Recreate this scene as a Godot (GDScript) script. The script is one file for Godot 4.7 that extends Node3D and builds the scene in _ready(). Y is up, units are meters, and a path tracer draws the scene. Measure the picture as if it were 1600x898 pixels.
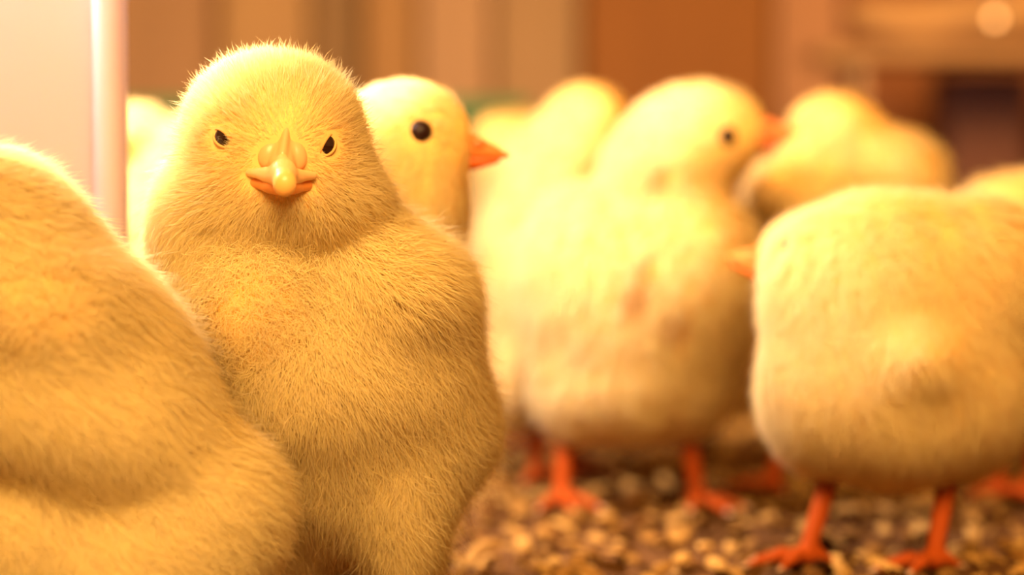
extends Node3D
# A brooder full of day-old chicks under a heat lamp. Shapes are worked out in millimetres, nodes are in metres.

const F := 4230.0      # focal length in pixels of the 1600 x 898 frame
const CAM_D := 450.0   # camera distance from z = 0
const CAM_H := 81.0
const HORIZON := 247.0

var rng := RandomNumberGenerator.new()
var mats := {}
var taken := {}


func _ready() -> void:
	rng.seed = 20240611
	# ---- camera
	var cam := Camera3D.new()
	cam.name = "camera"
	var at := CameraAttributesPhysical.new()
	at.frustum_focal_length = 113.05
	at.frustum_focus_distance = 0.449
	at.frustum_near = 0.02
	at.frustum_far = 20.0
	at.exposure_aperture = 10.3
	cam.attributes = at
	cam.position = Vector3(0, CAM_H, CAM_D) * 0.001
	cam.rotation.x = -atan((449.0 - HORIZON) / F)
	add_child(cam)
	cam.fov = rad_to_deg(2.0 * atan(449.0 / F))
	# ---- environment
	var we := WorldEnvironment.new()
	we.name = "world_environment"
	var env := Environment.new()
	env.background_mode = Environment.BG_COLOR
	env.background_color = Color(0.25, 0.19, 0.13)
	env.background_energy_multiplier = 0.3
	env.tonemap_mode = Environment.TONE_MAPPER_LINEAR
	env.tonemap_exposure = 1.0
	env.sdfgi_enabled = true
	env.ssao_enabled = true
	env.ssil_enabled = true
	we.environment = env
	add_child(we)
	# ---- lamps
	var wall_glow := AreaLight3D.new()
	wall_glow.name = "wall_panel_glow"
	wall_glow.area_size = Vector2(0.9, 0.6)
	wall_glow.light_color = Color(1.0, 0.80, 0.50)
	wall_glow.light_energy = 5.2
	wall_glow.area_range = 8.0
	wall_glow.shadow_enabled = true
	wall_glow.position = Vector3(0.07, 0.98, 1.20)
	add_child(wall_glow)
	wall_glow.look_at(Vector3(0.0, 0.05, -0.1), Vector3.UP)
	make_materials()
	build_room()
	build_litter()
	build_background()
	build_heat_lamp(Vector3(-0.122, 0.182, -0.080))
	build_chicks()
	print("strand triangles ", strands)


# ------------------------------------------------------------------ small helpers
func P(px: float, py: float, z: float) -> Vector3:
	var d := CAM_D - z
	return Vector3((px - 800.0) * d / F, CAM_H - (py - HORIZON) * d / F, z)


func numbered(called: String) -> String:
	if not taken.has(called):
		taken[called] = 0
		return called
	taken[called] += 1
	return "%s_%03d" % [called, taken[called]]


func thing(called: String, label: String, category: String, where: Vector3, group := "") -> Node3D:
	var o := Node3D.new()
	o.name = numbered(called)
	add_child(o)
	o.position = where
	o.set_meta("label", label)
	o.set_meta("category", category)
	if group:
		o.set_meta("group", group)
	return o


func part(called: String, m: Mesh, mat: Material, parent: Node, where := Vector3.ZERO) -> MeshInstance3D:
	var o := MeshInstance3D.new()
	o.name = called if parent != self else numbered(called)
	o.mesh = m
	o.material_override = mat
	o.position = where
	parent.add_child(o, true)
	return o


func structure(called: String, m: Mesh, mat: Material, where: Vector3, label: String) -> MeshInstance3D:
	var o := part(called, m, mat, self, where)
	o.set_meta("kind", "structure")
	o.set_meta("label", label)
	return o


func mat(color: Color, rough := 0.8, spec := 0.5) -> StandardMaterial3D:
	var m := StandardMaterial3D.new()
	m.albedo_color = color.linear_to_srgb()
	m.roughness = rough
	m.metallic_specular = spec
	return m


func noise_tex(freq: float, a: Color, b: Color, sd: int, stretch := 1.0) -> NoiseTexture2D:
	var n := FastNoiseLite.new()
	n.seed = sd
	n.frequency = freq
	n.fractal_octaves = 4
	var g := Gradient.new()
	g.set_color(0, a.linear_to_srgb())
	g.set_color(1, b.linear_to_srgb())
	var t := NoiseTexture2D.new()
	t.width = 256
	t.height = int(256 * stretch)
	t.seamless = true
	t.noise = n
	t.color_ramp = g
	return t


func wood(a: Color, b: Color, sd: int) -> StandardMaterial3D:
	var m := StandardMaterial3D.new()
	m.albedo_texture = noise_tex(0.02, a, b, sd)
	m.uv1_triplanar = true
	m.uv1_scale = Vector3(9, 1.3, 9)
	m.roughness = 0.75
	return m


func make_materials() -> void:
	var fur := StandardMaterial3D.new()
	fur.albedo_color = Color.WHITE
	fur.vertex_color_use_as_albedo = true
	fur.roughness = 1.0
	fur.specular_mode = BaseMaterial3D.SPECULAR_DISABLED
	fur.backlight_enabled = true
	fur.backlight = Color.WHITE
	fur.cull_mode = BaseMaterial3D.CULL_DISABLED
	mats.fur = fur
	mats.skin = mat(Color(0.93, 0.62, 0.22), 1.0, 0.1)
	var bk := mat(Color(0.93, 0.52, 0.27), 0.4, 0.45)
	bk.clearcoat_enabled = true
	bk.clearcoat = 0.3
	bk.clearcoat_roughness = 0.2
	bk.vertex_color_use_as_albedo = true
	bk.albedo_color = Color.WHITE
	mats.beak = bk
	var bf: StandardMaterial3D = bk.duplicate()
	bf.albedo_color = Color(0.78, 0.42, 0.22).linear_to_srgb()
	mats.beak_far = bf
	mats.lid = mat(Color(0.72, 0.40, 0.13), 0.8, 0.2)
	mats.eye = mat(Color(0.02, 0.006, 0.004), 0.08, 0.6)
	mats.eye_far = mat(Color(0.02, 0.006, 0.004), 0.3, 0.3)
	mats.leg = mat(Color(0.31, 0.052, 0.006), 0.6, 0.2)
	mats.claw = mat(Color(0.5, 0.3, 0.16), 0.5, 0.4)


# ------------------------------------------------------------------ signed distance fields
# primitive: [kind, centre, to_local basis, 1/r, a, b-a, 1/len2, ra, rb, options]
func ellipsoid(c: Vector3, r: Vector3, roll := 0.0, yaw := 0.0, opt := {}) -> Array:
	var b := Basis(Vector3.UP, deg_to_rad(yaw)) * Basis(Vector3.BACK, deg_to_rad(roll))
	return [0, c, b.transposed(), Vector3(1.0 / r.x, 1.0 / r.y, 1.0 / r.z), Vector3.ZERO, Vector3.ZERO, 0.0, 0.0, 0.0, opt, r]


func capsule(a: Vector3, b: Vector3, ra: float, rb: float, opt := {}) -> Array:
	return [1, (a + b) * 0.5, Basis(), Vector3.ONE, a, b - a, 1.0 / maxf((b - a).length_squared(), 1e-6), ra, rb, opt, Vector3.ONE]


func dist1(q: Array, p: Vector3) -> float:
	if q[0] == 0:
		var l: Vector3 = q[2] * (p - q[1])
		var i: Vector3 = q[3]
		var s := l * i
		var k0 := s.length()
		var k1 := (s * i).length()
		return k0 * (k0 - 1.0) / maxf(k1, 1e-5)
	var pa: Vector3 = p - q[4]
	var ba: Vector3 = q[5]
	var t := clampf(pa.dot(ba) * q[6], 0.0, 1.0)
	return (pa - ba * t).length() - lerpf(q[7], q[8], t)


func field(prims: Array, p: Vector3, k: float) -> float:
	var d := 1e6
	for q in prims:
		var e := dist1(q, p)
		var h := maxf(k - absf(d - e), 0.0) / k
		d = minf(d, e) - h * h * k * 0.25
	return d


func gradient(prims: Array, p: Vector3, k: float) -> Vector3:
	var e := 0.15
	var g := Vector3(
		field(prims, p + Vector3(e, 0, 0), k) - field(prims, p - Vector3(e, 0, 0), k),
		field(prims, p + Vector3(0, e, 0), k) - field(prims, p - Vector3(0, e, 0), k),
		field(prims, p + Vector3(0, 0, e), k) - field(prims, p - Vector3(0, 0, e), k))
	return g.normalized() if g.length() > 1e-9 else Vector3.UP


func bounds(prims: Array) -> AABB:
	var box := AABB()
	var first := true
	for q in prims:
		var a: AABB
		if q[0] == 0:
			var r: Vector3 = q[10]
			var m := maxf(r.x, maxf(r.y, r.z))
			var e := Vector3(m, m, m)
			a = AABB(q[1] - e, e * 2.0)
		else:
			var m2 := maxf(q[7], q[8])
			a = AABB(q[4], Vector3.ZERO).expand(q[4] + q[5]).grow(m2)
		box = a if first else box.merge(a)
		first = false
	return box


# surface nets; visits only the blocks near the surface
func net(prims: Array, k: float, cell: float) -> Dictionary:
	var box := bounds(prims).grow(cell * 2.0 + k * 0.2)
	var o := box.position
	var nx := (int(ceil(box.size.x / cell)) / 4 + 1) * 4
	var ny := (int(ceil(box.size.y / cell)) / 4 + 1) * 4
	var nz := (int(ceil(box.size.z / cell)) / 4 + 1) * 4
	var v := PackedFloat32Array()
	v.resize(nx * ny * nz)
	var reach := cell * 4.5 + k * 0.25
	var live := []
	for bz in range(0, nz, 4):
		for by in range(0, ny, 4):
			for bx in range(0, nx, 4):
				var c := field(prims, o + Vector3(bx + 1.5, by + 1.5, bz + 1.5) * cell, k)
				var near := absf(c) < reach
				for z in range(bz, bz + 4):
					for y in range(by, by + 4):
						for x in range(bx, bx + 4):
							v[(z * ny + y) * nx + x] = field(prims, o + Vector3(x, y, z) * cell, k) if near else c
	var index := PackedInt32Array()
	index.resize(nx * ny * nz)
	index.fill(-1)
	var verts := PackedVector3Array()
	var off := [0, 1, nx, nx + 1, nx * ny, nx * ny + 1, nx * ny + nx, nx * ny + nx + 1]
	var edges := [[0, 1], [2, 3], [4, 5], [6, 7], [0, 2], [1, 3], [4, 6], [5, 7], [0, 4], [1, 5], [2, 6], [3, 7]]
	var corner := []
	for i in 8:
		corner.append(Vector3(i & 1, (i >> 1) & 1, (i >> 2) & 1))
	for z in nz - 1:
		for y in ny - 1:
			var row := (z * ny + y) * nx
			for x in nx - 1:
				var n := row + x
				var ins := 0
				for i in 8:
					if v[n + off[i]] < 0.0:
						ins += 1
				if ins == 0 or ins == 8:
					continue
				var sum := Vector3.ZERO
				var cnt := 0
				for e in edges:
					var a := v[n + off[e[0]]]
					var b := v[n + off[e[1]]]
					if (a < 0.0) != (b < 0.0):
						sum += (corner[e[0]] as Vector3).lerp(corner[e[1]], a / (a - b))
						cnt += 1
				index[n] = verts.size()
				verts.append(o + (Vector3(x, y, z) + sum / cnt) * cell)
	var norms := PackedVector3Array()
	for p in verts:
		norms.append(gradient(prims, p, k))
	var tri := PackedInt32Array()
	var step := [1, nx, nx * ny]
	for z in range(1, nz - 1):
		for y in range(1, ny - 1):
			for x in range(1, nx - 1):
				var n := (z * ny + y) * nx + x
				var inside := v[n] < 0.0
				for ax in 3:
					if inside == (v[n + step[ax]] < 0.0):
						continue
					var u: int = step[(ax + 1) % 3]
					var w: int = step[(ax + 2) % 3]
					var a := index[n]
					var b := index[n - u]
					var c := index[n - u - w]
					var d := index[n - w]
					if a < 0 or b < 0 or c < 0 or d < 0:
						continue
					if inside:
						tri.append_array([a, c, b, a, d, c])
					else:
						tri.append_array([a, b, c, a, c, d])
	return {"v": verts, "n": norms, "t": tri}


func net_mesh(s: Dictionary, origin: Vector3, colors := PackedColorArray()) -> ArrayMesh:
	var pts := PackedVector3Array()
	for p in s.v:
		pts.append((p - origin) * 0.001)
	var a := []
	a.resize(Mesh.ARRAY_MAX)
	a[Mesh.ARRAY_VERTEX] = pts
	a[Mesh.ARRAY_NORMAL] = s.n
	a[Mesh.ARRAY_INDEX] = s.t
	if colors.size():
		a[Mesh.ARRAY_COLOR] = colors
	var m := ArrayMesh.new()
	m.add_surface_from_arrays(Mesh.PRIMITIVE_TRIANGLES, a)
	return m


# ------------------------------------------------------------------ down
# n strands to a clump, segments, width mm, spread of the clump mm, lift of root and tip, wave, splay, how far tips draw together
const KINDS := {
	"soft": [9, 2, 0.15, 1.9, 0.55, 0.14, 0.12, 0.20, 0.05],
	"head": [10, 3, 0.105, 1.4, 0.46, 0.18, 0.05, 0.10, 0.1],
	"curly": [9, 5, 0.125, 1.5, 1.0, 0.30, 0.65, 0.65, 0.0],
	"coarse": [6, 2, 0.42, 1.8, 0.9, 0.30, 0.10, 0.25, 0.2],
	"wisp": [3, 4, 0.085, 1.4, 1.15, 0.6, 0.22, 0.35, 0.0],
}


# grows clumps of strands over a skin; options of the nearest primitives say how the down lies
func grow_down(called: String, parent: Node3D, skin: Dictionary, prims: Array, origin: Vector3, count: int, kind: String, tint: Color, opts := {}) -> void:
	var verts: PackedVector3Array = skin.v
	var norms: PackedVector3Array = skin.n
	var tri: PackedInt32Array = skin.t
	var areas := PackedFloat32Array()
	var total := 0.0
	for i in range(0, tri.size(), 3):
		total += (verts[tri[i + 1]] - verts[tri[i]]).cross(verts[tri[i + 2]] - verts[tri[i]]).length()
		areas.append(total)
	var kd: Array = KINDS[kind]
	var per: int = kd[0]
	var seg: int = kd[1]
	var width: float = kd[2]
	var spread: float = kd[3]
	var up0: float = kd[4]
	var up1: float = kd[5]
	var wave: float = kd[6]
	var splay: float = kd[7]
	var draw: float = kd[8]
	var pv := PackedVector3Array()
	var pn := PackedVector3Array()
	var pc := PackedColorArray()
	var pt := PackedInt32Array()
	var ft := 0
	var bare: Array = opts.get("bare", [])
	var beak: Array = opts.get("beak", [])
	var beak_at: Vector3 = opts.get("beak_at", Vector3(0, -1e5, 0))
	var zone: Array = opts.get("zone", [])          # [centre, radii] the only place where these clumps grow
	var not_zone: Array = opts.get("not_zone", [])
	var not_head: Array = opts.get("not_head", [])
	var scale_: float = opts.get("scale", 1.0)
	var stray: float = opts.get("stray", 0.26)
	var n := FastNoiseLite.new()
	n.seed = int(rng.randi() % 10000)
	n.frequency = 0.07
	for i in count:
		var want := (i + rng.randf()) / count * total
		while ft < areas.size() - 1 and areas[ft] < want:
			ft += 1
		var u := rng.randf()
		var w := rng.randf()
		if u + w > 1.0:
			u = 1.0 - u
			w = 1.0 - w
		var a := tri[ft * 3]
		var b := tri[ft * 3 + 1]
		var c := tri[ft * 3 + 2]
		var p := verts[a] * (1.0 - u - w) + verts[b] * u + verts[c] * w
		var nn := (norms[a] * (1.0 - u - w) + norms[b] * u + norms[c] * w).normalized()
		if zone.size():
			var zz: Vector3 = (p - zone[0]) / zone[1]
			if zz.length() > 1.0 - 0.3 * rng.randf():
				continue
		if not_zone.size():
			var zy: Vector3 = (p - not_zone[0]) / not_zone[1]
			if zy.length() < 0.85 - 0.25 * rng.randf():
				continue
		if not_head.size():
			var zh: Vector3 = (p - not_head[0]) / not_head[1]
			if zh.length() < 0.85 - 0.25 * rng.randf():
				continue
		var flow := Vector3.ZERO
		var ln := 0.0
		var lift := 0.0
		var sum := 0.0
		for q in prims:
			var o: Dictionary = q[9]
			if o.is_empty():
				continue
			var wt := exp(-maxf(dist1(q, p), 0.0) / 2.5) * float(o.get("weight", 1.0))
			var f: Vector3 = (p - o.pole).normalized() if o.has("pole") else o.flow
			flow += f * wt
			ln += o.len * wt
			lift += o.get("lift", 0.0) * wt
			sum += wt
		ln = ln / sum * scale_
		lift /= sum
		flow += Vector3(n.get_noise_3dv(p), n.get_noise_3dv(p + Vector3(90, 0, 0)), n.get_noise_3dv(p + Vector3(0, 90, 0))) * sum * float(opts.get("swirl", 0.7))
		var f2 := flow - nn * flow.dot(nn)
		if f2.length() < 0.02 * sum:
			f2 = nn.cross(Vector3(rng.randfn(), rng.randfn(), rng.randfn()))
		f2 = f2.normalized().rotated(nn, rng.randfn() * stray)
		var x := nn.cross(f2)
		var hue := tint
		for sn in opts.get("stains", []):
			hue = hue.lerp(Color(0.55, 0.27, 0.09), 0.75 * (1.0 - smoothstep(0.3, 1.0, p.distance_to(sn[0]) / sn[1])))
		var near_beak := beak.size() and p.distance_squared_to(beak_at) < 250.0
		var clump_tone := rng.randf_range(0.95, 1.03)
		for j in per:
			var rx := rng.randfn() * spread * 0.6
			var rz := rng.randfn() * spread * 0.6
			var r := p + x * rx + f2 * rz - nn * (0.25 + (rx * rx + rz * rz) * 0.03)
			var l := ln * rng.randf_range(0.7, 1.2)
			var skip := false
			for e in bare:
				var de: float = (r - e[0]).length()
				if de < e[1]:
					skip = true
					break
				if de < e[2]:
					l *= lerpf(0.34, 1.0, (de - e[1]) / (e[2] - e[1]))
			if near_beak and not skip:
				var g := field(beak, r, 0.8)
				if g < 0.15:
					skip = true
				l *= clampf(0.38 + 0.12 * g, 0.38, 1.0)
			if skip:
				continue
			var side := rng.randfn() * splay - rx / maxf(l, 1.0) * draw
			var ph := rng.randf() * TAU
			var lf := lift + rng.randfn() * 0.09
			var twist := rng.randf_range(-0.55, 0.55)
			var t0 := pv.size()
			var tone := clump_tone * rng.randf_range(0.94, 1.03)
			var col := Color(minf(hue.r * tone, 0.99), minf(hue.g * tone, 0.99), minf(hue.b * tone * rng.randf_range(0.88, 1.12), 0.95))
			var wd := width * 0.5 * rng.randf_range(0.75, 1.25)
			for sg in seg + 1:
				var t := float(sg) / seg
				var up := lerpf(up0, up1, t) + lf
				var d := (x * (side + wave * sin(ph + t * 5.0)) + nn * up + f2 * (1.0 + wave * cos(ph * 1.7 + t * 5.5))).normalized()
				var wv := d.cross(nn)
				wv = (wv.normalized() if wv.length_squared() > 1e-6 else x).rotated(d, twist)
				var m := (nn + wv.cross(d) * 0.10 + d * 0.1).normalized()
				if sg == seg:
					pv.append((r - origin) * 0.001)
					pn.append(m)
					pc.append(col)
				else:
					var ww := wv * wd * (1.0 - 0.55 * t)
					pv.append((r - ww - origin) * 0.001)
					pv.append((r + ww - origin) * 0.001)
					pn.append(m)
					pn.append(m)
					pc.append(col)
					pc.append(col)
					r += d * l / seg
			for sg in seg - 1:
				var k := t0 + sg * 2
				pt.append_array([k, k + 2, k + 1, k + 1, k + 2, k + 3])
			var kk := t0 + (seg - 1) * 2
			pt.append_array([kk, kk + 2, kk + 1])
	var arr := []
	arr.resize(Mesh.ARRAY_MAX)
	arr[Mesh.ARRAY_VERTEX] = pv
	arr[Mesh.ARRAY_NORMAL] = pn
	arr[Mesh.ARRAY_COLOR] = pc
	arr[Mesh.ARRAY_INDEX] = pt
	var mesh := ArrayMesh.new()
	mesh.add_surface_from_arrays(Mesh.PRIMITIVE_TRIANGLES, arr)
	var o := part(called, mesh, mats.fur, parent)
	o.set_meta("kind", "stuff")
	strands += pt.size() / 3


var strands := 0


# ------------------------------------------------------------------ beak, eyes, legs
func beak_cere() -> Array:
	return [
		capsule(Vector3(0.7, 6.4, -0.5), Vector3(0.0, 0.6, 2.1), 0.5, 0.75),
		capsule(Vector3(0.3, 3.0, -0.8), Vector3(0.0, -0.6, 0.6), 1.6, 2.2),
		ellipsoid(Vector3(-1.95, 0.75, 0.0), Vector3(1.8, 2.2, 1.15), -24),
		ellipsoid(Vector3(2.05, 0.75, 0.0), Vector3(1.8, 2.2, 1.15), 24),
	]


func beak_upper() -> Array:
	return [
		capsule(Vector3(0.0, 0.6, 2.0), Vector3(0.2, -2.3, 4.0), 0.55, 2.0),
		capsule(Vector3(0.2, -2.2, 4.2), Vector3(0.45, -3.6, 6.4), 2.0, 1.55),
		ellipsoid(Vector3(0.5, -4.0, 6.8), Vector3(1.7, 1.75, 1.4)),
		capsule(Vector3(-1.0, -2.5, 3.4), Vector3(-5.0, -1.9, -0.6), 1.25, 0.6),
		capsule(Vector3(1.0, -2.5, 3.4), Vector3(5.0, -1.9, -0.6), 1.25, 0.6),
		ellipsoid(Vector3(0.1, -2.5, 1.6), Vector3(3.0, 1.2, 2.6)),
	]


func beak_lower() -> Array:
	return [
		capsule(Vector3(-4.1, -3.2, -1.4), Vector3(0.4, -4.2, 3.0), 0.9, 1.0),
		capsule(Vector3(4.1, -3.2, -1.4), Vector3(0.4, -4.2, 3.0), 0.9, 1.0),
		ellipsoid(Vector3(0.1, -3.8, 0.6), Vector3(3.0, 1.3, 3.0)),
	]


# the other chicks show theirs from the side: a plain short wedge
func beak_shapes(fine: bool) -> Array:
	if fine:
		return [beak_upper(), beak_lower(), beak_cere()]
	return [
		[capsule(Vector3(0, 0.3, -1.5), Vector3(0, -1.6, 7.6), 3.1, 0.55), capsule(Vector3(0, 1.2, 0), Vector3(0, -0.6, 5.0), 2.0, 1.0)],
		[capsule(Vector3(0, -2.6, -2.0), Vector3(0, -2.5, 5.6), 2.3, 0.6)],
		[ellipsoid(Vector3(-1.5, 0.9, 1.6), Vector3(1.2, 1.3, 1.8)), ellipsoid(Vector3(1.5, 0.9, 1.6), Vector3(1.2, 1.3, 1.8))],
	]


var beak_meshes := {}


func head_parts(chick: Node3D, origin: Vector3, prims: Array, k: float, beak_base: Vector3, turn: Basis, eyes: Array, fine: bool, size := 1.0) -> Dictionary:
	# beak
	var key := fine
	if not beak_meshes.has(key):
		var made := []
		for i in 3:
			var pr: Array = beak_shapes(fine)[i]
			var s := net(pr, [0.9, 0.7, 0.45][i], 0.25 if fine else 0.35)
			var cs := PackedColorArray()
			for p in s.v:
				var tip := smoothstep(5.4, 6.6, p.z - (p.y + 3.9) * 0.5)
				cs.append([Color(0.95, 0.54, 0.23).lerp(Color(0.97, 0.52, 0.15), tip), Color(0.88, 0.31, 0.06), Color(0.90, 0.43, 0.18)][i])
			made.append(net_mesh(s, Vector3.ZERO, cs))
		beak_meshes[key] = made
	for i in 3:
		var o := part(["upper_beak", "lower_beak", "cere"][i], beak_meshes[key][i], mats.beak if fine else mats.beak_far, chick, (beak_base - origin) * 0.001)
		o.basis = turn * Basis.from_scale((Vector3(1.05, 1.15, 1.12) if fine else Vector3.ONE) * size)
	# eyes
	var bare := []
	for e in eyes:
		var p: Vector3 = e[0]
		var nn: Vector3 = e[1]
		var c: Vector3 = p - nn * (2.3 if fine else 1.7) * size
		var sp := SphereMesh.new()
		sp.radius = (0.0027 if fine else 0.0026) * size
		sp.height = sp.radius * 2.0
		sp.radial_segments = 32
		sp.rings = 16
		part("eye", sp, mats.eye if fine else mats.eye_far, chick, (c - origin) * 0.001)
		if fine:
			part("eyelid", eyelid(nn, e[2], size), mats.lid, chick, (c - origin) * 0.001)
		bare.append([p, (2.25 if fine else 2.0) * size, 6.0 * size])
	return {"bare": bare}


# a lid of soft folded skin round an almond-shaped opening; slant says which way the long axis lies
func eyelid(nn: Vector3, slant: Vector3, size: float) -> ArrayMesh:
	var u := Vector3(slant.x, slant.y, -(slant.x * nn.x + slant.y * nn.y) / maxf(nn.z, 0.2)).normalized()
	u = (u - nn * u.dot(nn)).normalized()
	var w := nn.cross(u)
	var st := SurfaceTool.new()
	st.begin(Mesh.PRIMITIVE_TRIANGLES)
	st.set_smooth_group(0)
	var rings := [[0.98, 2.66], [1.02, 2.85], [1.12, 3.0], [1.26, 2.97], [1.36, 2.84], [1.48, 2.92], [1.6, 2.85], [1.75, 2.4]]
	var N := 36
	var pts := []
	for rg in rings:
		var row := []
		for i in N:
			var t := TAU * i / N
			var f: float = rg[0]
			var round_ := smoothstep(1.0, 2.2, f)
			var x := 2.15 * cos(t) * lerpf(f, 1.0 + (f - 1.0) * 0.55, 1.0)
			var s := sin(t)
			var y := 0.98 * signf(s) * pow(absf(s), lerpf(1.35, 1.0, round_)) * (f + (f - 1.0) * 0.65)
			var flat := Vector2(x, y)
			var rad: float = rg[1]
			var rr := minf(flat.length(), rad * 0.995)
			if flat.length() > 0.001:
				flat = flat.normalized() * rr
			row.append((u * flat.x + w * flat.y + nn * sqrt(maxf(rad * rad - rr * rr, 0.0))) * size * 0.001)
		pts.append(row)
	for r in rings.size() - 1:
		for i in N:
			var j := (i + 1) % N
			for q in [pts[r][i], pts[r][j], pts[r + 1][j], pts[r][i], pts[r + 1][j], pts[r + 1][i]]:
				st.add_vertex(q)
	st.index()
	st.generate_normals()
	return st.commit()


func leg(chick: Node3D, origin: Vector3, foot: Vector3, hock: Vector3, toe_yaw: float, size := 1.0) -> void:
	var a := foot + Vector3(0, 2.4, 0)
	var pr := [capsule(hock, a, 2.5 * size, 1.9 * size), ellipsoid(a, Vector3(2.0, 1.9, 2.0) * size)]
	var cl := []
	for t in [[-38.0, 11.0], [0.0, 13.5], [38.0, 11.0], [180.0, 6.0]]:
		var ang: float = deg_to_rad(toe_yaw + t[0])
		var d := Vector3(sin(ang), 0, cos(ang))
		var mid: Vector3 = a + d * t[1] * 0.5 * size + Vector3(0, 0.1, 0)
		var tip: Vector3 = foot + d * t[1] * size + Vector3(0, 1.1, 0)
		pr.append(capsule(a, mid, 1.5 * size, 1.25 * size))
		pr.append(capsule(mid, tip, 1.3 * size, 1.0 * size))
		cl.append([tip, d])
	var o := part("leg", net_mesh(net(pr, 1.2, 0.9), origin), mats.leg, chick)
	for c in cl:
		var cp := [capsule(c[0], c[0] + c[1] * 2.2 * size + Vector3(0, -0.5, 0), 0.75 * size, 0.3 * size)]
		part("claw", net_mesh(net(cp, 0.3, 0.45), origin), mats.claw, o)


# walks along a ray to the skin
func hit(prims: Array, k: float, from: Vector3, towards: Vector3) -> Vector3:
	var p := from
	for i in 60:
		var d := field(prims, p, k)
		if d < 0.02:
			break
		p += towards * d * 0.8
	return p


func seen_at(prims: Array, k: float, px: float, py: float, z: float) -> Vector3:
	var eye := Vector3(0, CAM_H, CAM_D)
	var p := P(px, py, z)
	return hit(prims, k, p + (eye - p).normalized() * 60.0, (p - eye).normalized())


# an ellipsoid at a place in the picture's scale, its outline including the down
func blob(px: float, py: float, z: float, rx: float, ry: float, rz: float, fl: float, opt: Dictionary, roll := 0.0) -> Array:
	var s := (CAM_D - z) / F
	return ellipsoid(P(px, py, z), Vector3(maxf(rx * s - fl, 2.0), maxf(ry * s - fl, 2.0), maxf(rz - fl, 2.0)), -roll, 0.0, opt)


# ------------------------------------------------------------------ the chicks
func base_of(px: float, z: float) -> Vector3:
	var p := P(px, 0, z)
	return Vector3(p.x, 0, p.z)


# spec: label, z, px (of the base), prims, k, cell, eyes [[px, py, z, slant]], mirror, beak [px, py, z, yaw, pitch, roll], legs [[foot, hock, yaw]], down [[name, kind, count, scale, options]]
func chick(s: Dictionary) -> Node3D:
	var origin := base_of(s.px, s.z)
	var t := thing("chick", s.label, "chick", origin * 0.001, "yellow chicks in the brooder")
	var k: float = s.get("k", 6.0)
	var skin := net(s.prims, k, s.get("cell", 3.0))
	part("body", net_mesh(skin, origin), mats.skin, t)
	var fine: bool = s.get("fine", false)
	var opts := {}
	for sn in s.get("stains", []):
		opts.get_or_add("stains", []).append([seen_at(s.prims, k, sn[0], sn[1], s.z), sn[2]])
	if s.has("head"):
		var h: Array = s.head  # beak px, py, z, yaw, pitch, roll
		var turn := Basis(Vector3.UP, deg_to_rad(h[3])) * Basis(Vector3.RIGHT, deg_to_rad(-h[4])) * Basis(Vector3.BACK, deg_to_rad(h[5]))
		var fwd := turn.z
		var c: Vector3 = P(h[0], h[1], h[2])   # middle of the head
		var up := turn.y
		var bb := hit(s.prims, k, c + fwd * 40.0 - up * float(h[6]), -fwd) - fwd * float(s.get("beak_sink", 0.6))
		if s.has("beak_px"):
			bb = seen_at(s.prims, k, s.beak_px[0], s.beak_px[1], h[2]) - fwd * 0.4
		var eyes := []
		if s.has("eye_px"):
			for e in s.eye_px:
				var p := seen_at(s.prims, k, e[0], e[1], h[2])
				eyes.append([p, gradient(s.prims, p, k), Vector3(e[2], e[3], 0.0)])
		else:
			for sd in [-1.0, 1.0]:
				var dir := (turn * Vector3(sd * sin(deg_to_rad(h[7])), h[8], cos(deg_to_rad(h[7])))).normalized()
				var p := hit(s.prims, k, c + dir * 40.0, -dir)
				eyes.append([p, gradient(s.prims, p, k), turn * Vector3(0, -0.3, 1.0)])
		var size: float = s.get("size", 1.0)
		var made := head_parts(t, origin, s.prims, k, bb, turn, eyes, fine, size)
		opts.bare = made.bare
		var moved := []
		var shapes := beak_shapes(fine)
		for q in shapes[0] + shapes[1] + shapes[2]:
			if q[0] == 0:
				moved.append([0, bb + turn * (q[1] * size), q[2] * turn.transposed(), q[3] / size, q[4], q[5], q[6], q[7], q[8], {}, q[10]])
			else:
				moved.append(capsule(bb + turn * (q[4] * size), bb + turn * ((q[4] + q[5]) * size), q[7] * size, q[8] * size))
		opts.beak = moved
		opts.beak_at = bb
		for q in s.prims:
			if q[9].has("face"):
				q[9].pole = bb + up * 1.0 - fwd * 3.0
	for l in s.get("legs", []):
		leg(t, origin, Vector3(l[0].x, 0.0, l[0].z), l[1], l[2], s.get("size", 1.0))
	for d in s.down:
		var o: Dictionary = opts.duplicate()
		o.merge(d[4], true)
		o.scale = d[3]
		grow_down(d[0], t, skin, s.prims, origin, d[2], d[1], s.get("tint", Color(0.985, 0.84, 0.46)), o)
	return t


func fl(flow: Vector3, ln: float, lift := 0.0, w := 1.0) -> Dictionary:
	return {"flow": flow.normalized(), "len": ln, "lift": lift, "weight": w}


func face(ln: float, lift := 0.0) -> Dictionary:
	return {"face": true, "pole": Vector3.ZERO, "flow": Vector3.ZERO, "len": ln, "lift": lift, "weight": 1.6}


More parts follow.
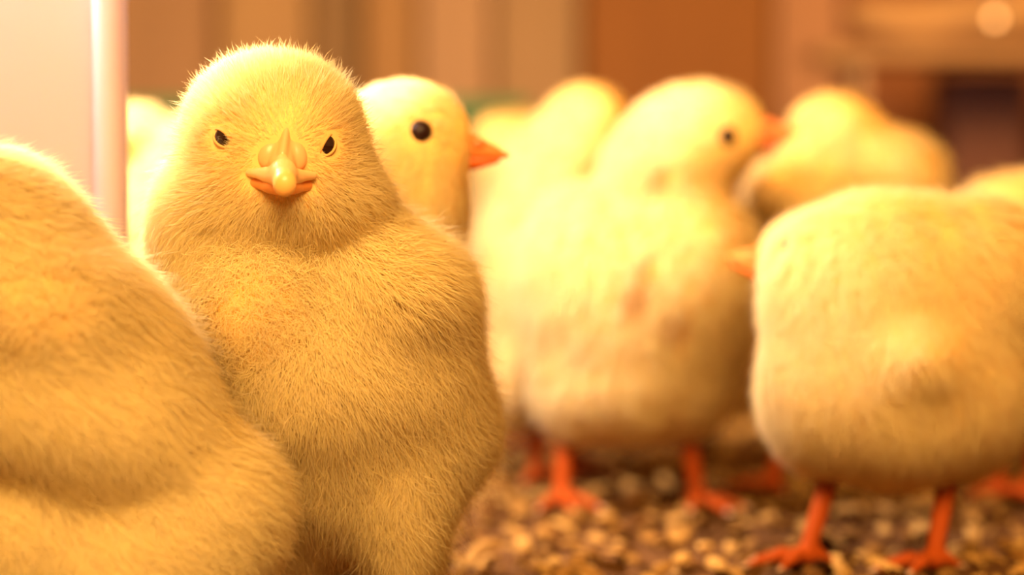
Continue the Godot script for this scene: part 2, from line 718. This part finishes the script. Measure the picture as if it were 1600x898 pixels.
func build_chicks() -> void:
	var tint := Color(0.985, 0.84, 0.46)
	# --- front chick, facing the camera
	var z := -12.0
	var prims := [
		blob(427, 205, z + 3, 151, 134, 17.5, 2.4, face(4.6, 0.0)),
		blob(455, 400, z - 8, 205, 150, 18.0, 2.6, fl(Vector3(0.1, -1, 0.1), 6.0)),
		blob(332, 385, z - 4, 105, 130, 17, 2.6, fl(Vector3(-0.1, -1, 0.2), 5.5)),
		blob(430, 310, z, 184, 112, 19.0, 2.6, {"face": true, "pole": Vector3.ZERO, "len": 5.0, "lift": -0.05, "weight": 1.2}),
		blob(520, 565, z - 6, 245, 230, 22, 3.0, fl(Vector3(0.25, -1, 0), 6.2)),
		blob(394, 490, z + 7, 112, 124, 14, 2.4, fl(Vector3(0.15, -1, 0.2), 4.6)),
		blob(470, 600, z + 1, 165, 140, 17, 2.8, fl(Vector3(0.15, -1, 0.1), 6.2)),
		blob(625, 450, z - 4, 112, 95, 19, 2.6, fl(Vector3(0.6, -0.8, -0.2), 7.0)),
		blob(692, 660, z - 14, 80, 100, 16, 2.6, fl(Vector3(0.75, -0.55, -0.3), 8.0, 0.3)),
		blob(525, 722, z - 7, 185, 148, 18, 3.0, fl(Vector3(0.1, -1, -0.1), 7.0)),
		blob(622, 810, z - 6, 88, 150, 14, 2.6, fl(Vector3(0.15, -1, 0), 6.0)),
		blob(465, 810, z - 10, 70, 140, 12, 2.6, fl(Vector3(-0.1, -1, 0), 6.0)),
	]
	var zone := [P(392, 482, z + 20), Vector3(13, 14, 22)]
	var cheek := [P(424, 215, z + 8), Vector3(19, 16, 26)]
	chick({"label": "sharp front chick staring straight at the camera, beak and both eyes showing", "z": z, "px": 520, "prims": prims, "k": 8.0, "cell": 2.0, "fine": true,
		"head": [424, 215, z + 3, 6.0, 6.0, -3.0, 2.0, 48.0, 0.1], "beak_px": [441, 250],
		"eye_px": [[347, 216, 0.79, -0.61], [514, 227, -0.5, -0.87]],
		"legs": [[P(622, 0, z - 6), P(622, 890, z - 6), 0.0], [P(470, 0, z - 8), P(470, 880, z - 8), -15.0]],
		"down": [["down", "soft", 29000, 1.0, {"not_zone": zone, "not_head": cheek}], ["head_down", "head", 15000, 1.1, {"zone": cheek, "stray": 0.1, "swirl": 0.18}], ["breast_down", "curly", 13000, 0.85, {"zone": zone, "stray": 1.3}], ["wisp_down", "wisp", 5000, 1.15, {"stray": 0.4}]],
	})
	# --- near left chick, seen from behind its flank
	z = 17.0
	var down_right := Vector3(0.5, -0.9, 0.1)
	prims = [
		blob(110, 600, z, 330, 212, 22, 3.0, fl(down_right, 7.5), 55.6),
		blob(312, 792, z + 2, 138, 148, 16, 2.8, fl(Vector3(0.7, -0.75, 0.1), 7.5, 0.1)),
		blob(-75, 378, z - 2, 215, 168, 22, 2.8, fl(Vector3(0.6, -0.7, 0), 6.0, 0.2)),
		blob(-200, 215, z - 4, 150, 125, 16, 2.4, face(3.6)),
		blob(40, 480, z + 13, 150, 110, 12, 2.4, fl(Vector3(0.4, -0.9, 0.3), 5.0), 25),
		blob(80, 640, z + 8, 235, 112, 15, 2.8, fl(Vector3(0.5, -0.85, 0.1), 7.0), 14),
		blob(200, 880, z + 4, 190, 140, 18, 2.8, fl(Vector3(0.4, -0.9, 0.1), 7.0)),
		blob(40, 840, z + 4, 150, 150, 17, 2.8, fl(Vector3(0.1, -1, 0), 7.0)),
	]
	zone = [P(45, 475, z + 26), Vector3(15, 11, 20)]
	chick({"label": "near left chick turned away, its rump filling the lower left corner", "z": z, "px": 150, "prims": prims, "k": 7.0, "cell": 2.2, "fine": false,
		"head": [-200, 215, z - 4, -80.0, 0.0, 0.0, 2.0, 55.0, 0.15],
		"legs": [[P(220, 0, z - 8), P(220, 920, z - 8), -80.0], [P(140, 0, z + 12), P(120, 920, z + 12), -80.0]],
		"down": [["down", "soft", 28000, 1.0, {"not_zone": zone}], ["wing_down", "curly", 13000, 0.8, {"zone": zone, "stray": 1.3}], ["wisp_down", "wisp", 5000, 1.1, {"stray": 0.35}]],
	})
	var far_down := func(n: int) -> Array: return [["down", "coarse", n / 3, 1.0, {"stray": 0.3}]]
	# --- chick in profile behind the front one
	z = -66.0
	prims = [
		blob(650, 218, z, 106, 101, 15, 2.2, face(3.4)),
		blob(600, 265, z, 105, 125, 16, 2.4, fl(Vector3(-0.3, -1, 0), 5.0)),
		blob(668, 340, z + 2, 74, 110, 14, 2.4, fl(Vector3(-0.2, -1, 0), 5.0)),
		blob(570, 560, z, 195, 225, 23, 3.0, fl(Vector3(-0.5, -0.9, 0), 6.5)),
		blob(460, 600, z, 130, 120, 17, 3.0, fl(Vector3(-1, -0.3, 0), 6.5)),
	]
	chick({"label": "chick in profile just behind the front chick, beak pointing right, one dark eye", "z": z, "px": 580, "prims": prims, "k": 8.0,
		"head": [650, 215, z, 90.0, 2.0, 0.0, 2.5, 78.0, 0.12], "eye_px": [[660, 204, -0.9, -0.3]], "size": 0.95,
		"legs": [[P(600, 0, z + 10), P(590, 780, z + 10), 90.0], [P(570, 0, z - 10), P(560, 780, z - 10), 90.0]],
		"down": [["down", "soft", 8500, 1.0, {"stray": 0.3}]]})
	# --- middle chick
	z = -177.0
	prims = [
		blob(1095, 208, z, 118, 90, 14.5, 2.2, face(3.4)),
		blob(1035, 270, z, 105, 95, 16, 2.4, fl(Vector3(-0.3, -1, 0), 5.0)),
		blob(1010, 470, z, 188, 185, 25, 3.0, fl(Vector3(0, -1, 0), 6.5)),
		blob(985, 590, z, 142, 104, 20, 2.8, fl(Vector3(0, -1, 0), 6.5)),
		blob(1085, 405, z + 6, 105, 112, 18, 2.6, fl(Vector3(0, -1, 0.1), 6.0)),
		blob(905, 430, z - 2, 95, 150, 18, 2.6, fl(Vector3(-0.3, -1, 0), 6.5)),
		blob(890, 600, z, 60, 90, 13, 2.6, fl(Vector3(-0.1, -1, 0), 6.0)),
		blob(1080, 585, z, 62, 92, 13, 2.6, fl(Vector3(0.1, -1, 0), 6.0)),
	]
	chick({"label": "middle chick standing on two orange legs, head turned right, breast to the camera", "z": z, "px": 985, "prims": prims, "stains": [[1016, 412, 4.0], [990, 455, 4.5], [1062, 497, 4.5], [1040, 270, 4.0]], "k": 8.0,
		"head": [1095, 208, z, 78.0, 8.0, 0.0, 1.5, 70.0, 0.1], "eye_px": [[1138, 214, -0.9, -0.3]],
		"legs": [[P(878, 0, z + 2), P(884, 665, z), 10.0], [P(1092, 0, z + 4), P(1072, 660, z), 25.0]],
		"down": far_down.call(12000)})
	# --- behind the middle chick
	z = -226.0
	prims = [
		blob(918, 190, z, 76, 68, 13, 2.0, face(3.0)),
		blob(880, 260, z, 95, 85, 15, 2.2, fl(Vector3(-0.6, -0.8, 0), 5.0)),
		blob(850, 440, z, 118, 190, 24, 2.8, fl(Vector3(-0.5, -0.8, 0.2), 6.0)),
		blob(798, 590, z + 8, 55, 90, 14, 2.4, fl(Vector3(-0.2, -1, 0.1), 6.0)),
	]
	chick({"label": "chick with its pale back showing between the profile chick and the middle chick", "z": z, "px": 850, "prims": prims, "k": 8.0,
		"head": [918, 190, z, 150.0, 0.0, 0.0, 1.5, 65.0, 0.1],
		"legs": [[P(838, 0, z + 8), P(842, 640, z + 6), 150.0], [P(900, 0, z - 8), P(900, 640, z - 8), 150.0]],
		"down": far_down.call(8000)})
	# --- farthest, low back behind the beak of the profile chick
	z = -310.0
	prims = [
		blob(835, 285, z, 105, 112, 22, 2.6, fl(Vector3(-0.4, -0.8, 0.2), 6.0)),
		blob(830, 420, z, 110, 150, 22, 2.6, fl(Vector3(-0.2, -1, 0), 6.0)),
		blob(772, 222, z, 44, 50, 11, 1.8, face(3.0)),
	]
	chick({"label": "farthest chick, a bright back just right of the profile chick's beak", "z": z, "px": 830, "prims": prims, "k": 8.0,
		"head": [772, 222, z, -160.0, 0.0, 0.0, 1.5, 65.0, 0.1],
		"legs": [[P(800, 0, z), P(800, 560, z), -160.0], [P(860, 0, z), P(860, 560, z), -160.0]],
		"down": far_down.call(5000)})
	# --- back right, head turned away
	z = -215.0
	prims = [
		blob(1302, 210, z, 84, 75, 13.5, 2.0, face(3.0)),
		blob(1300, 300, z, 120, 85, 16, 2.4, fl(Vector3(0.1, -1, 0.1), 5.5)),
		blob(1395, 290, z, 92, 98, 17, 2.4, fl(Vector3(0.5, -1, 0), 6.0)),
		blob(1330, 430, z, 150, 190, 23, 2.8, fl(Vector3(0, -1, 0.2), 6.0)),
		blob(1205, 300, z + 6, 48, 50, 12, 2.0, fl(Vector3(-0.4, -1, 0.1), 5.0)),
	]
	chick({"label": "chick at the back right with its head turned away from the camera", "z": z, "px": 1310, "prims": prims, "k": 8.0,
		"head": [1302, 210, z, 170.0, 0.0, 0.0, 1.5, 65.0, 0.1],
		"legs": [[P(1205, 0, z + 14), P(1250, 620, z + 8), -150.0], [P(1370, 0, z - 8), P(1370, 620, z - 8), 170.0]],
		"down": far_down.call(8000)})
	# --- right chick, rump to the camera
	z = -90.0
	prims = [
		blob(1385, 440, z - 4, 200, 152, 25, 2.8, fl(Vector3(-0.1, -0.9, 0.5), 6.5)),
		blob(1395, 540, z - 1, 208, 190, 26, 2.8, fl(Vector3(0, -1, 0.2), 6.5)),
		blob(1400, 620, z + 2, 185, 148, 24, 2.8, fl(Vector3(0, -1, 0.2), 6.5)),
		blob(1266, 630, z + 2, 72, 100, 15, 2.6, fl(Vector3(-0.4, -1, 0.1), 6.0)),
		blob(1520, 600, z - 4, 105, 140, 18, 2.6, fl(Vector3(0.3, -1, 0), 6.0)),
		blob(1535, 430, z - 4, 110, 132, 20, 2.6, fl(Vector3(0.4, -0.9, 0), 6.5)),
		blob(1440, 555, z + 20, 58, 44, 10, 2.0, fl(Vector3(0.2, -0.6, 0.8), 6.0)),
		blob(1245, 410, z - 30, 78, 82, 15, 2.2, face(3.2)),
		blob(1290, 420, z - 20, 90, 85, 16, 2.2, fl(Vector3(0.5, -0.6, 0.3), 5.0)),
	]
	chick({"label": "right chick with its fluffy rump to the camera, both orange feet planted", "z": z, "px": 1390, "prims": prims, "k": 9.0,
		"head": [1245, 415, z - 30, -84.0, 18.0, 0.0, 1.5, 72.0, 0.1], "size": 0.9,
		"legs": [[P(1262, 0, z + 6), P(1302, 735, z + 2), -72.0], [P(1462, 0, z + 12), P(1484, 745, z + 2), -72.0]],
		"down": [["down", "soft", 8500, 1.0, {"stray": 0.3}]]})
	# --- far right, cut by the frame
	z = -190.0
	prims = [
		blob(1570, 362, z, 98, 92, 20, 2.6, fl(Vector3(0.2, -0.8, 0.3), 6.0)),
		blob(1590, 470, z, 110, 180, 22, 2.6, fl(Vector3(0, -1, 0), 6.0)),
		blob(1720, 270, z, 80, 75, 14, 2.0, face(3.0)),
		blob(1670, 330, z, 80, 85, 15, 2.4, fl(Vector3(-0.2, -1, 0), 5.0)),
	]
	chick({"label": "chick at the right edge, only its rounded back in view", "z": z, "px": 1590, "prims": prims, "k": 8.0,
		"head": [1720, 270, z, 90.0, 0.0, 0.0, 1.5, 65.0, 0.1],
		"legs": [[P(1560, 0, z), P(1560, 640, z), 90.0], [P(1620, 0, z - 8), P(1620, 640, z - 8), 90.0]],
		"down": far_down.call(5000)})
	# --- behind the front chick's left cheek
	z = -180.0
	prims = [
		blob(216, 205, z, 62, 54, 12, 2.0, face(3.0)),
		blob(325, 240, z, 75, 75, 18, 2.4, fl(Vector3(0.6, -0.8, 0), 6.0)),
		blob(280, 380, z, 130, 160, 23, 2.8, fl(Vector3(0.2, -1, 0), 6.0)),
	]
	chick({"label": "small blurred chick between the white panel and the front chick", "z": z, "px": 270, "prims": prims, "k": 8.0,
		"head": [216, 205, z, -130.0, 0.0, 0.0, 1.5, 65.0, 0.1],
		"legs": [[P(240, 0, z + 6), P(240, 600, z + 6), -130.0], [P(310, 0, z - 6), P(310, 600, z - 6), -130.0]],
		"down": far_down.call(6000)})


# ------------------------------------------------------------------ setting
func box(s: Vector3) -> BoxMesh:
	var b := BoxMesh.new()
	b.size = s
	return b


func build_room() -> void:
	var wall := wood(Color(0.42, 0.27, 0.15), Color(0.56, 0.38, 0.22), 3)
	var fl := mat(Color(0.12, 0.055, 0.02), 0.95, 0.1)
	structure("floor", box(Vector3(2.6, 0.04, 2.6)), fl, Vector3(0, -0.0225, 0.2), "brown brooder floor under the crumbly bedding")
	structure("wall_back", box(Vector3(2.6, 1.6, 0.05)), wall, Vector3(0, 0.7575, -0.9), "brown timber wall far behind the chicks")
	structure("wall_left", box(Vector3(0.05, 1.6, 2.6)), wall, Vector3(-1.3, 0.7575, 0.2), "timber side wall left of the brooder")
	structure("wall_right", box(Vector3(0.05, 1.6, 2.6)), wall, Vector3(1.3, 0.7575, 0.2), "timber side wall right of the brooder")
	structure("wall_front", box(Vector3(2.6, 1.6, 0.05)), wall, Vector3(0, 0.7575, 1.5), "timber wall behind the camera")
	structure("ceiling", box(Vector3(2.6, 0.04, 2.6)), mat(Color(0.7, 0.6, 0.45), 0.9), Vector3(0, 1.5775, 0.2), "pale ceiling above the brooder")
	var t := thing("wall_lamp", "square warm panel lamp hanging behind the camera", "lamp", Vector3(0.0704, 0.9855, 1.2066))
	t.look_at(Vector3(0.0, 0.05, -0.1), Vector3.UP)
	var gm := mat(Color(0.8, 0.7, 0.55))
	gm.emission_enabled = true
	gm.emission = Color(1.0, 0.80, 0.50)
	gm.emission_energy_multiplier = 0.6
	part("lamp_panel", box(Vector3(0.9, 0.6, 0.006)), gm, t, Vector3(0, 0, 0.006))
	part("frame", box(Vector3(0.94, 0.64, 0.02)), mat(Color(0.5, 0.5, 0.5)), t, Vector3(0, 0, 0.020))


func chip_mesh(sd: int) -> ArrayMesh:
	var r := RandomNumberGenerator.new()
	r.seed = sd
	var st := SurfaceTool.new()
	st.begin(Mesh.PRIMITIVE_TRIANGLES)
	st.set_smooth_group(-1)
	var top := []
	var bot := []
	var n := 6
	for i in n:
		var a := TAU * i / n + r.randf_range(-0.3, 0.3)
		var d := r.randf_range(0.6, 1.0)
		top.append(Vector3(cos(a) * d * 0.8, r.randf_range(0.25, 0.45), sin(a) * d * 0.6))
		bot.append(Vector3(cos(a) * d, -0.1, sin(a) * d * 0.75))
	for i in n:
		var j := (i + 1) % n
		for q in [Vector3(0, 0.5, 0), top[i], top[j], top[i], bot[i], bot[j], top[i], bot[j], top[j], Vector3(0, -0.2, 0), bot[j], bot[i]]:
			st.add_vertex(q * 0.001)
	st.generate_normals()
	return st.commit()


func build_litter() -> void:
	var m := mat(Color.WHITE, 0.95, 0.1)
	m.vertex_color_use_as_albedo = true
	m.cull_mode = BaseMaterial3D.CULL_DISABLED
	for kind in 2:
		var mm := MultiMesh.new()
		mm.transform_format = MultiMesh.TRANSFORM_3D
		mm.use_colors = true
		mm.mesh = chip_mesh(5 + kind)
		var count: int = [15000, 7000][kind]
		mm.instance_count = count
		for i in count:
			var z := rng.randf_range(-0.80, 0.13)
			var x := rng.randf_range(-0.40, 0.40)
			var s: float = [rng.randf_range(1.2, 3.2), rng.randf_range(1.8, 4.2)][kind]
			var b := Basis.from_euler(Vector3(rng.randfn() * 0.35, rng.randf() * TAU, rng.randfn() * 0.35)).scaled_local(Vector3(s, s * (1.0 if kind else 0.6), s))
			mm.set_instance_transform(i, Transform3D(b, Vector3(x, rng.randf_range(-0.0022, 0.0006), z)))
			var v := rng.randf()
			var c := Color(0.20, 0.088, 0.018).lerp(Color(0.50, 0.29, 0.085), v)
			if rng.randf() < 0.40:
				c = Color(0.04, 0.015, 0.003).lerp(Color(0.12, 0.05, 0.012), v)
			mm.set_instance_color(i, c)
		var o := MultiMeshInstance3D.new()
		o.name = ["feed_crumbs", "bedding_chips"][kind]
		o.multimesh = mm
		o.material_override = m
		o.set_meta("label", ["small tan and brown crumbs strewn over the brooder floor", "larger pale bedding chips lying among the crumbs on the floor"][kind])
		o.set_meta("category", ["feed crumbs", "bedding"][kind])
		o.set_meta("kind", "stuff")
		add_child(o)


func rounded_box(s: Vector3, r: float) -> ArrayMesh:
	# an upright box with rounded vertical edges and chamfered top
	var st := SurfaceTool.new()
	st.begin(Mesh.PRIMITIVE_TRIANGLES)
	var rows := []
	for lv in [[0.0, 0.0], [s.y - r, 0.0], [s.y - r * 0.3, r * 0.3], [s.y, r]]:
		var row := []
		for c in 4:
			for i in 7:
				var a := PI * 0.5 * (c + i / 6.0)
				var k := Vector2([1, -1, -1, 1][c] * (s.x * 0.5 - r), [1, 1, -1, -1][c] * (s.z * 0.5 - r))
				var rr := maxf(r - lv[1], 0.0002)
				row.append(Vector3(k.x + cos(a) * rr, lv[0], k.y + sin(a) * rr))
		rows.append(row)
	var n: int = rows[0].size()
	st.set_smooth_group(0)
	for i in rows.size() - 1:
		for j in n:
			var k := (j + 1) % n
			for q in [rows[i][j], rows[i][k], rows[i + 1][k], rows[i][j], rows[i + 1][k], rows[i + 1][j]]:
				st.add_vertex(q)
	st.set_smooth_group(-1)
	for j in n:
		var k := (j + 1) % n
		for q in [Vector3(0, s.y, 0), rows[-1][j], rows[-1][k]]:
			st.add_vertex(q)
		for q in [Vector3(0, 0, 0), rows[0][k], rows[0][j]]:
			st.add_vertex(q)
	st.generate_normals()
	return st.commit()


func build_background() -> void:
	# white corner panel with its rounded post, left
	var zp := -57.0
	var edge := P(195, 0, zp).x * 0.001
	var t := thing("white_panel", "pale plastic side panel with a pinkish rounded edge post", "panel", Vector3(edge - 0.15, 0.0, zp * 0.001))
	part("board", box(Vector3(0.30, 0.118, 0.006)), mat(Color(0.39, 0.33, 0.37), 0.6), t, Vector3(-0.004, 0.059, -0.004))
	part("edge_post", rounded_box(Vector3(0.0055, 0.121, 0.012), 0.0025), mat(Color(0.42, 0.30, 0.33), 0.6), t, Vector3(0.1472, 0.0, -0.002))
	# green feeding tub
	var zg := -480.0
	var gx0 := P(190, 0, zg).x * 0.001
	var gx1 := P(812, 0, zg).x * 0.001
	var gy := P(0, 158, zg).y * 0.001
	var gm := mat(Color(0.08, 0.16, 0.065), 0.7, 0.2)
	var g := thing("feed_trough", "long green plastic trough standing behind the chicks", "trough", Vector3((gx0 + gx1) * 0.5, 0.0, zg * 0.001))
	var gl := gx1 - gx0
	part("tub_front", box(Vector3(gl, gy - 0.006, 0.003)), gm, g, Vector3(0, (gy - 0.006) * 0.5, 0.04))
	part("tub_back", box(Vector3(gl, gy - 0.006, 0.003)), gm, g, Vector3(0, (gy - 0.006) * 0.5, -0.04))
	for s in [-1, 1]:
		part("tub_end", box(Vector3(0.003, gy - 0.006, 0.08)), gm, g, Vector3(s * (gl * 0.5 - 0.0015), (gy - 0.006) * 0.5, 0))
		part("rim", rounded_box(Vector3(gl + 0.006, 0.006, 0.009), 0.002), gm, g, Vector3(0, gy - 0.006, s * 0.04))
	# boards leaning on the back wall: left edge, right edge (picture columns), colours
	var zb := -700.0
	var cols := [
		[120, 340, Color(0.30, 0.165, 0.085), Color(0.36, 0.20, 0.105)],
		[340, 486, Color(0.40, 0.23, 0.105), Color(0.45, 0.27, 0.125)],
		[486, 566, Color(0.20, 0.115, 0.05), Color(0.26, 0.15, 0.07)],
		[566, 655, Color(0.36, 0.19, 0.075), Color(0.40, 0.22, 0.09)],
		[655, 770, Color(0.40, 0.24, 0.14), Color(0.46, 0.28, 0.17)],
		[770, 908, Color(0.33, 0.20, 0.105), Color(0.39, 0.24, 0.13)],
		[908, 1205, Color(0.245, 0.085, 0.012), Color(0.285, 0.105, 0.017)],
		[1205, 1318, Color(0.40, 0.19, 0.095), Color(0.45, 0.22, 0.115)],
		[1318, 1470, Color(0.23, 0.072, 0.02), Color(0.29, 0.095, 0.028)],
		[1470, 1700, Color(0.20, 0.062, 0.022), Color(0.25, 0.08, 0.03)],
	]
	var looks := ["greyish brown wooden plank behind the white panel", "pale tan wooden plank above the front chick's head", "narrow dark brown plank between two tan planks", "narrow orange brown plank above the chick in profile", "pinkish grey plank left of the grey tan plank", "grey tan plank beside the broad orange brown board", "broad orange brown board behind the middle chicks", "pinkish narrow plank right of the broad orange board", "dark red brown plank behind the right hand chicks", "darkest broad plank at the right edge of the wall"]
	for i in cols.size():
		var c: Array = cols[i]
		var x0 := P(c[0], 0, zb).x * 0.001
		var x1 := P(c[1], 0, zb).x * 0.001
		var o := part("wall_plank", rounded_box(Vector3(x1 - x0 - 0.0015, 0.7, 0.02), 0.003), wood(c[2], c[3], 20 + i), self, Vector3((x0 + x1) * 0.5, -0.0005, zb * 0.001 - [0.0, 0.012, 0.004, 0.01, 0.002, 0.008, 0.0, 0.006, 0.012, 0.002][i]))
		o.set_meta("label", looks[i])
		o.set_meta("category", "plank")
		o.set_meta("group", "planks along the back")
	# a tan sack lying on a shelf top right, a dark box below it
	var zs := -600.0
	var sh := thing("wall_shelf", "dark wooden shelf on brackets at upper right", "shelf", Vector3(P(1530, 0, zs).x, P(0, 100, zs).y, zs) * 0.001)
	part("board", rounded_box(Vector3(0.13, 0.006, 0.07), 0.002), wood(Color(0.36, 0.19, 0.08), Color(0.42, 0.24, 0.10), 40), sh)
	for s in [-1, 1]:
		part("bracket", box(Vector3(0.004, 0.03, 0.06)), mats.claw, sh, Vector3(s * 0.05, -0.015, 0))
	var sk := net([ellipsoid(Vector3(0, 11, 0), Vector3(48, 12, 24), 4), ellipsoid(Vector3(-38, 9, 2), Vector3(20, 9, 18), -12), ellipsoid(Vector3(34, 13, -2), Vector3(24, 13, 20), 8)], 6.0, 3.0)
	var sack := part("feed_sack", net_mesh(sk, Vector3.ZERO), mat(Color(0.52, 0.30, 0.13), 0.9), self, sh.position + Vector3(0.004, 0.0058, 0.002))
	sack.set_meta("label", "tan cloth sack lying on the shelf at upper right")
	sack.set_meta("category", "sack")
	var bx := thing("storage_box", "dark purplish box under the shelf behind the chicks", "box", Vector3(P(1527, 0, -640).x, 0, -640) * 0.001)
	var bh := P(0, 118, -640).y * 0.001
	part("carton", rounded_box(Vector3(0.031, bh - 0.004, 0.05), 0.002), mat(Color(0.13, 0.045, 0.03), 0.8), bx)
	part("lid", rounded_box(Vector3(0.033, 0.004, 0.052), 0.002), mat(Color(0.15, 0.055, 0.035), 0.8), bx, Vector3(0, bh - 0.004, 0))
	# small amber pilot lamp, far right
	var pp := P(1552, 30, -540) * 0.001
	var pl := thing("pilot_lamp", "tiny glowing amber pilot lamp at upper right corner", "lamp", pp)
	var em := mat(Color(0.9, 0.6, 0.3))
	em.emission_enabled = true
	em.emission = Color(1.0, 0.72, 0.42)
	em.emission_energy_multiplier = 5.0
	var sp := SphereMesh.new()
	sp.radius = 0.0016
	sp.height = 0.0032
	part("bulb", sp, em, pl)
	var cy := CylinderMesh.new()
	cy.top_radius = 0.0018
	cy.bottom_radius = 0.0018
	cy.height = 0.03
	part("stem", cy, mats.claw, pl, Vector3(0, 0.0165, 0))
	var li := OmniLight3D.new()
	li.name = "pilot_glow"
	li.light_color = Color(1.0, 0.72, 0.42)
	li.light_energy = 0.00003
	li.light_size = 0.0016
	li.omni_range = 4.0
	li.omni_attenuation = 2.0
	li.shadow_enabled = true
	pl.add_child(li)


func build_heat_lamp(at: Vector3) -> void:
	var t := thing("heat_lamp", "hanging heat lamp with a metal shade above the left chicks", "lamp", at)
	var em := mat(Color(0.9, 0.8, 0.6))
	em.emission_enabled = true
	em.emission = Color(1.0, 0.90, 0.78)
	em.emission_energy_multiplier = 2.5
	var sp := SphereMesh.new()
	sp.radius = 0.03
	sp.height = 0.06
	part("bulb", sp, em, t)
	var st := SurfaceTool.new()
	st.begin(Mesh.PRIMITIVE_TRIANGLES)
	var prof := [[0.016, 0.075], [0.02, 0.06], [0.045, 0.045], [0.068, 0.018], [0.075, -0.005], [0.0765, -0.005], [0.0695, 0.0195], [0.046, 0.047], [0.021, 0.062], [0.016, 0.077]]
	for i in prof.size() - 1:
		for j in 40:
			var a := TAU * j / 40
			var b := TAU * (j + 1) / 40
			var q := [Vector3(cos(a) * prof[i][0], prof[i][1], sin(a) * prof[i][0]), Vector3(cos(b) * prof[i][0], prof[i][1], sin(b) * prof[i][0]), Vector3(cos(b) * prof[i + 1][0], prof[i + 1][1], sin(b) * prof[i + 1][0]), Vector3(cos(a) * prof[i + 1][0], prof[i + 1][1], sin(a) * prof[i + 1][0])]
			for k in [0, 1, 2, 0, 2, 3]:
				st.add_vertex(q[k])
	st.generate_normals()
	var al := mat(Color(0.75, 0.75, 0.75), 0.35)
	al.metallic = 0.9
	part("lamp_shade", st.commit(), al, t)
	var cy := CylinderMesh.new()
	cy.top_radius = 0.003
	cy.bottom_radius = 0.003
	cy.height = 1.21
	part("cord", cy, mat(Color(0.05, 0.05, 0.05), 0.6), t, Vector3(0, 0.682, 0))
	var so := CylinderMesh.new()
	so.top_radius = 0.014
	so.bottom_radius = 0.018
	so.height = 0.06
	part("socket", so, mat(Color(0.06, 0.06, 0.06), 0.5), t, Vector3(0, 0.055, 0))
	var li := OmniLight3D.new()
	li.name = "heat_lamp_glow"
	li.light_color = Color(1.0, 0.905, 0.84)
	li.light_energy = 0.13
	li.light_size = 0.028
	li.omni_range = 6.0
	li.omni_attenuation = 2.0
	li.shadow_enabled = true
	t.add_child(li)
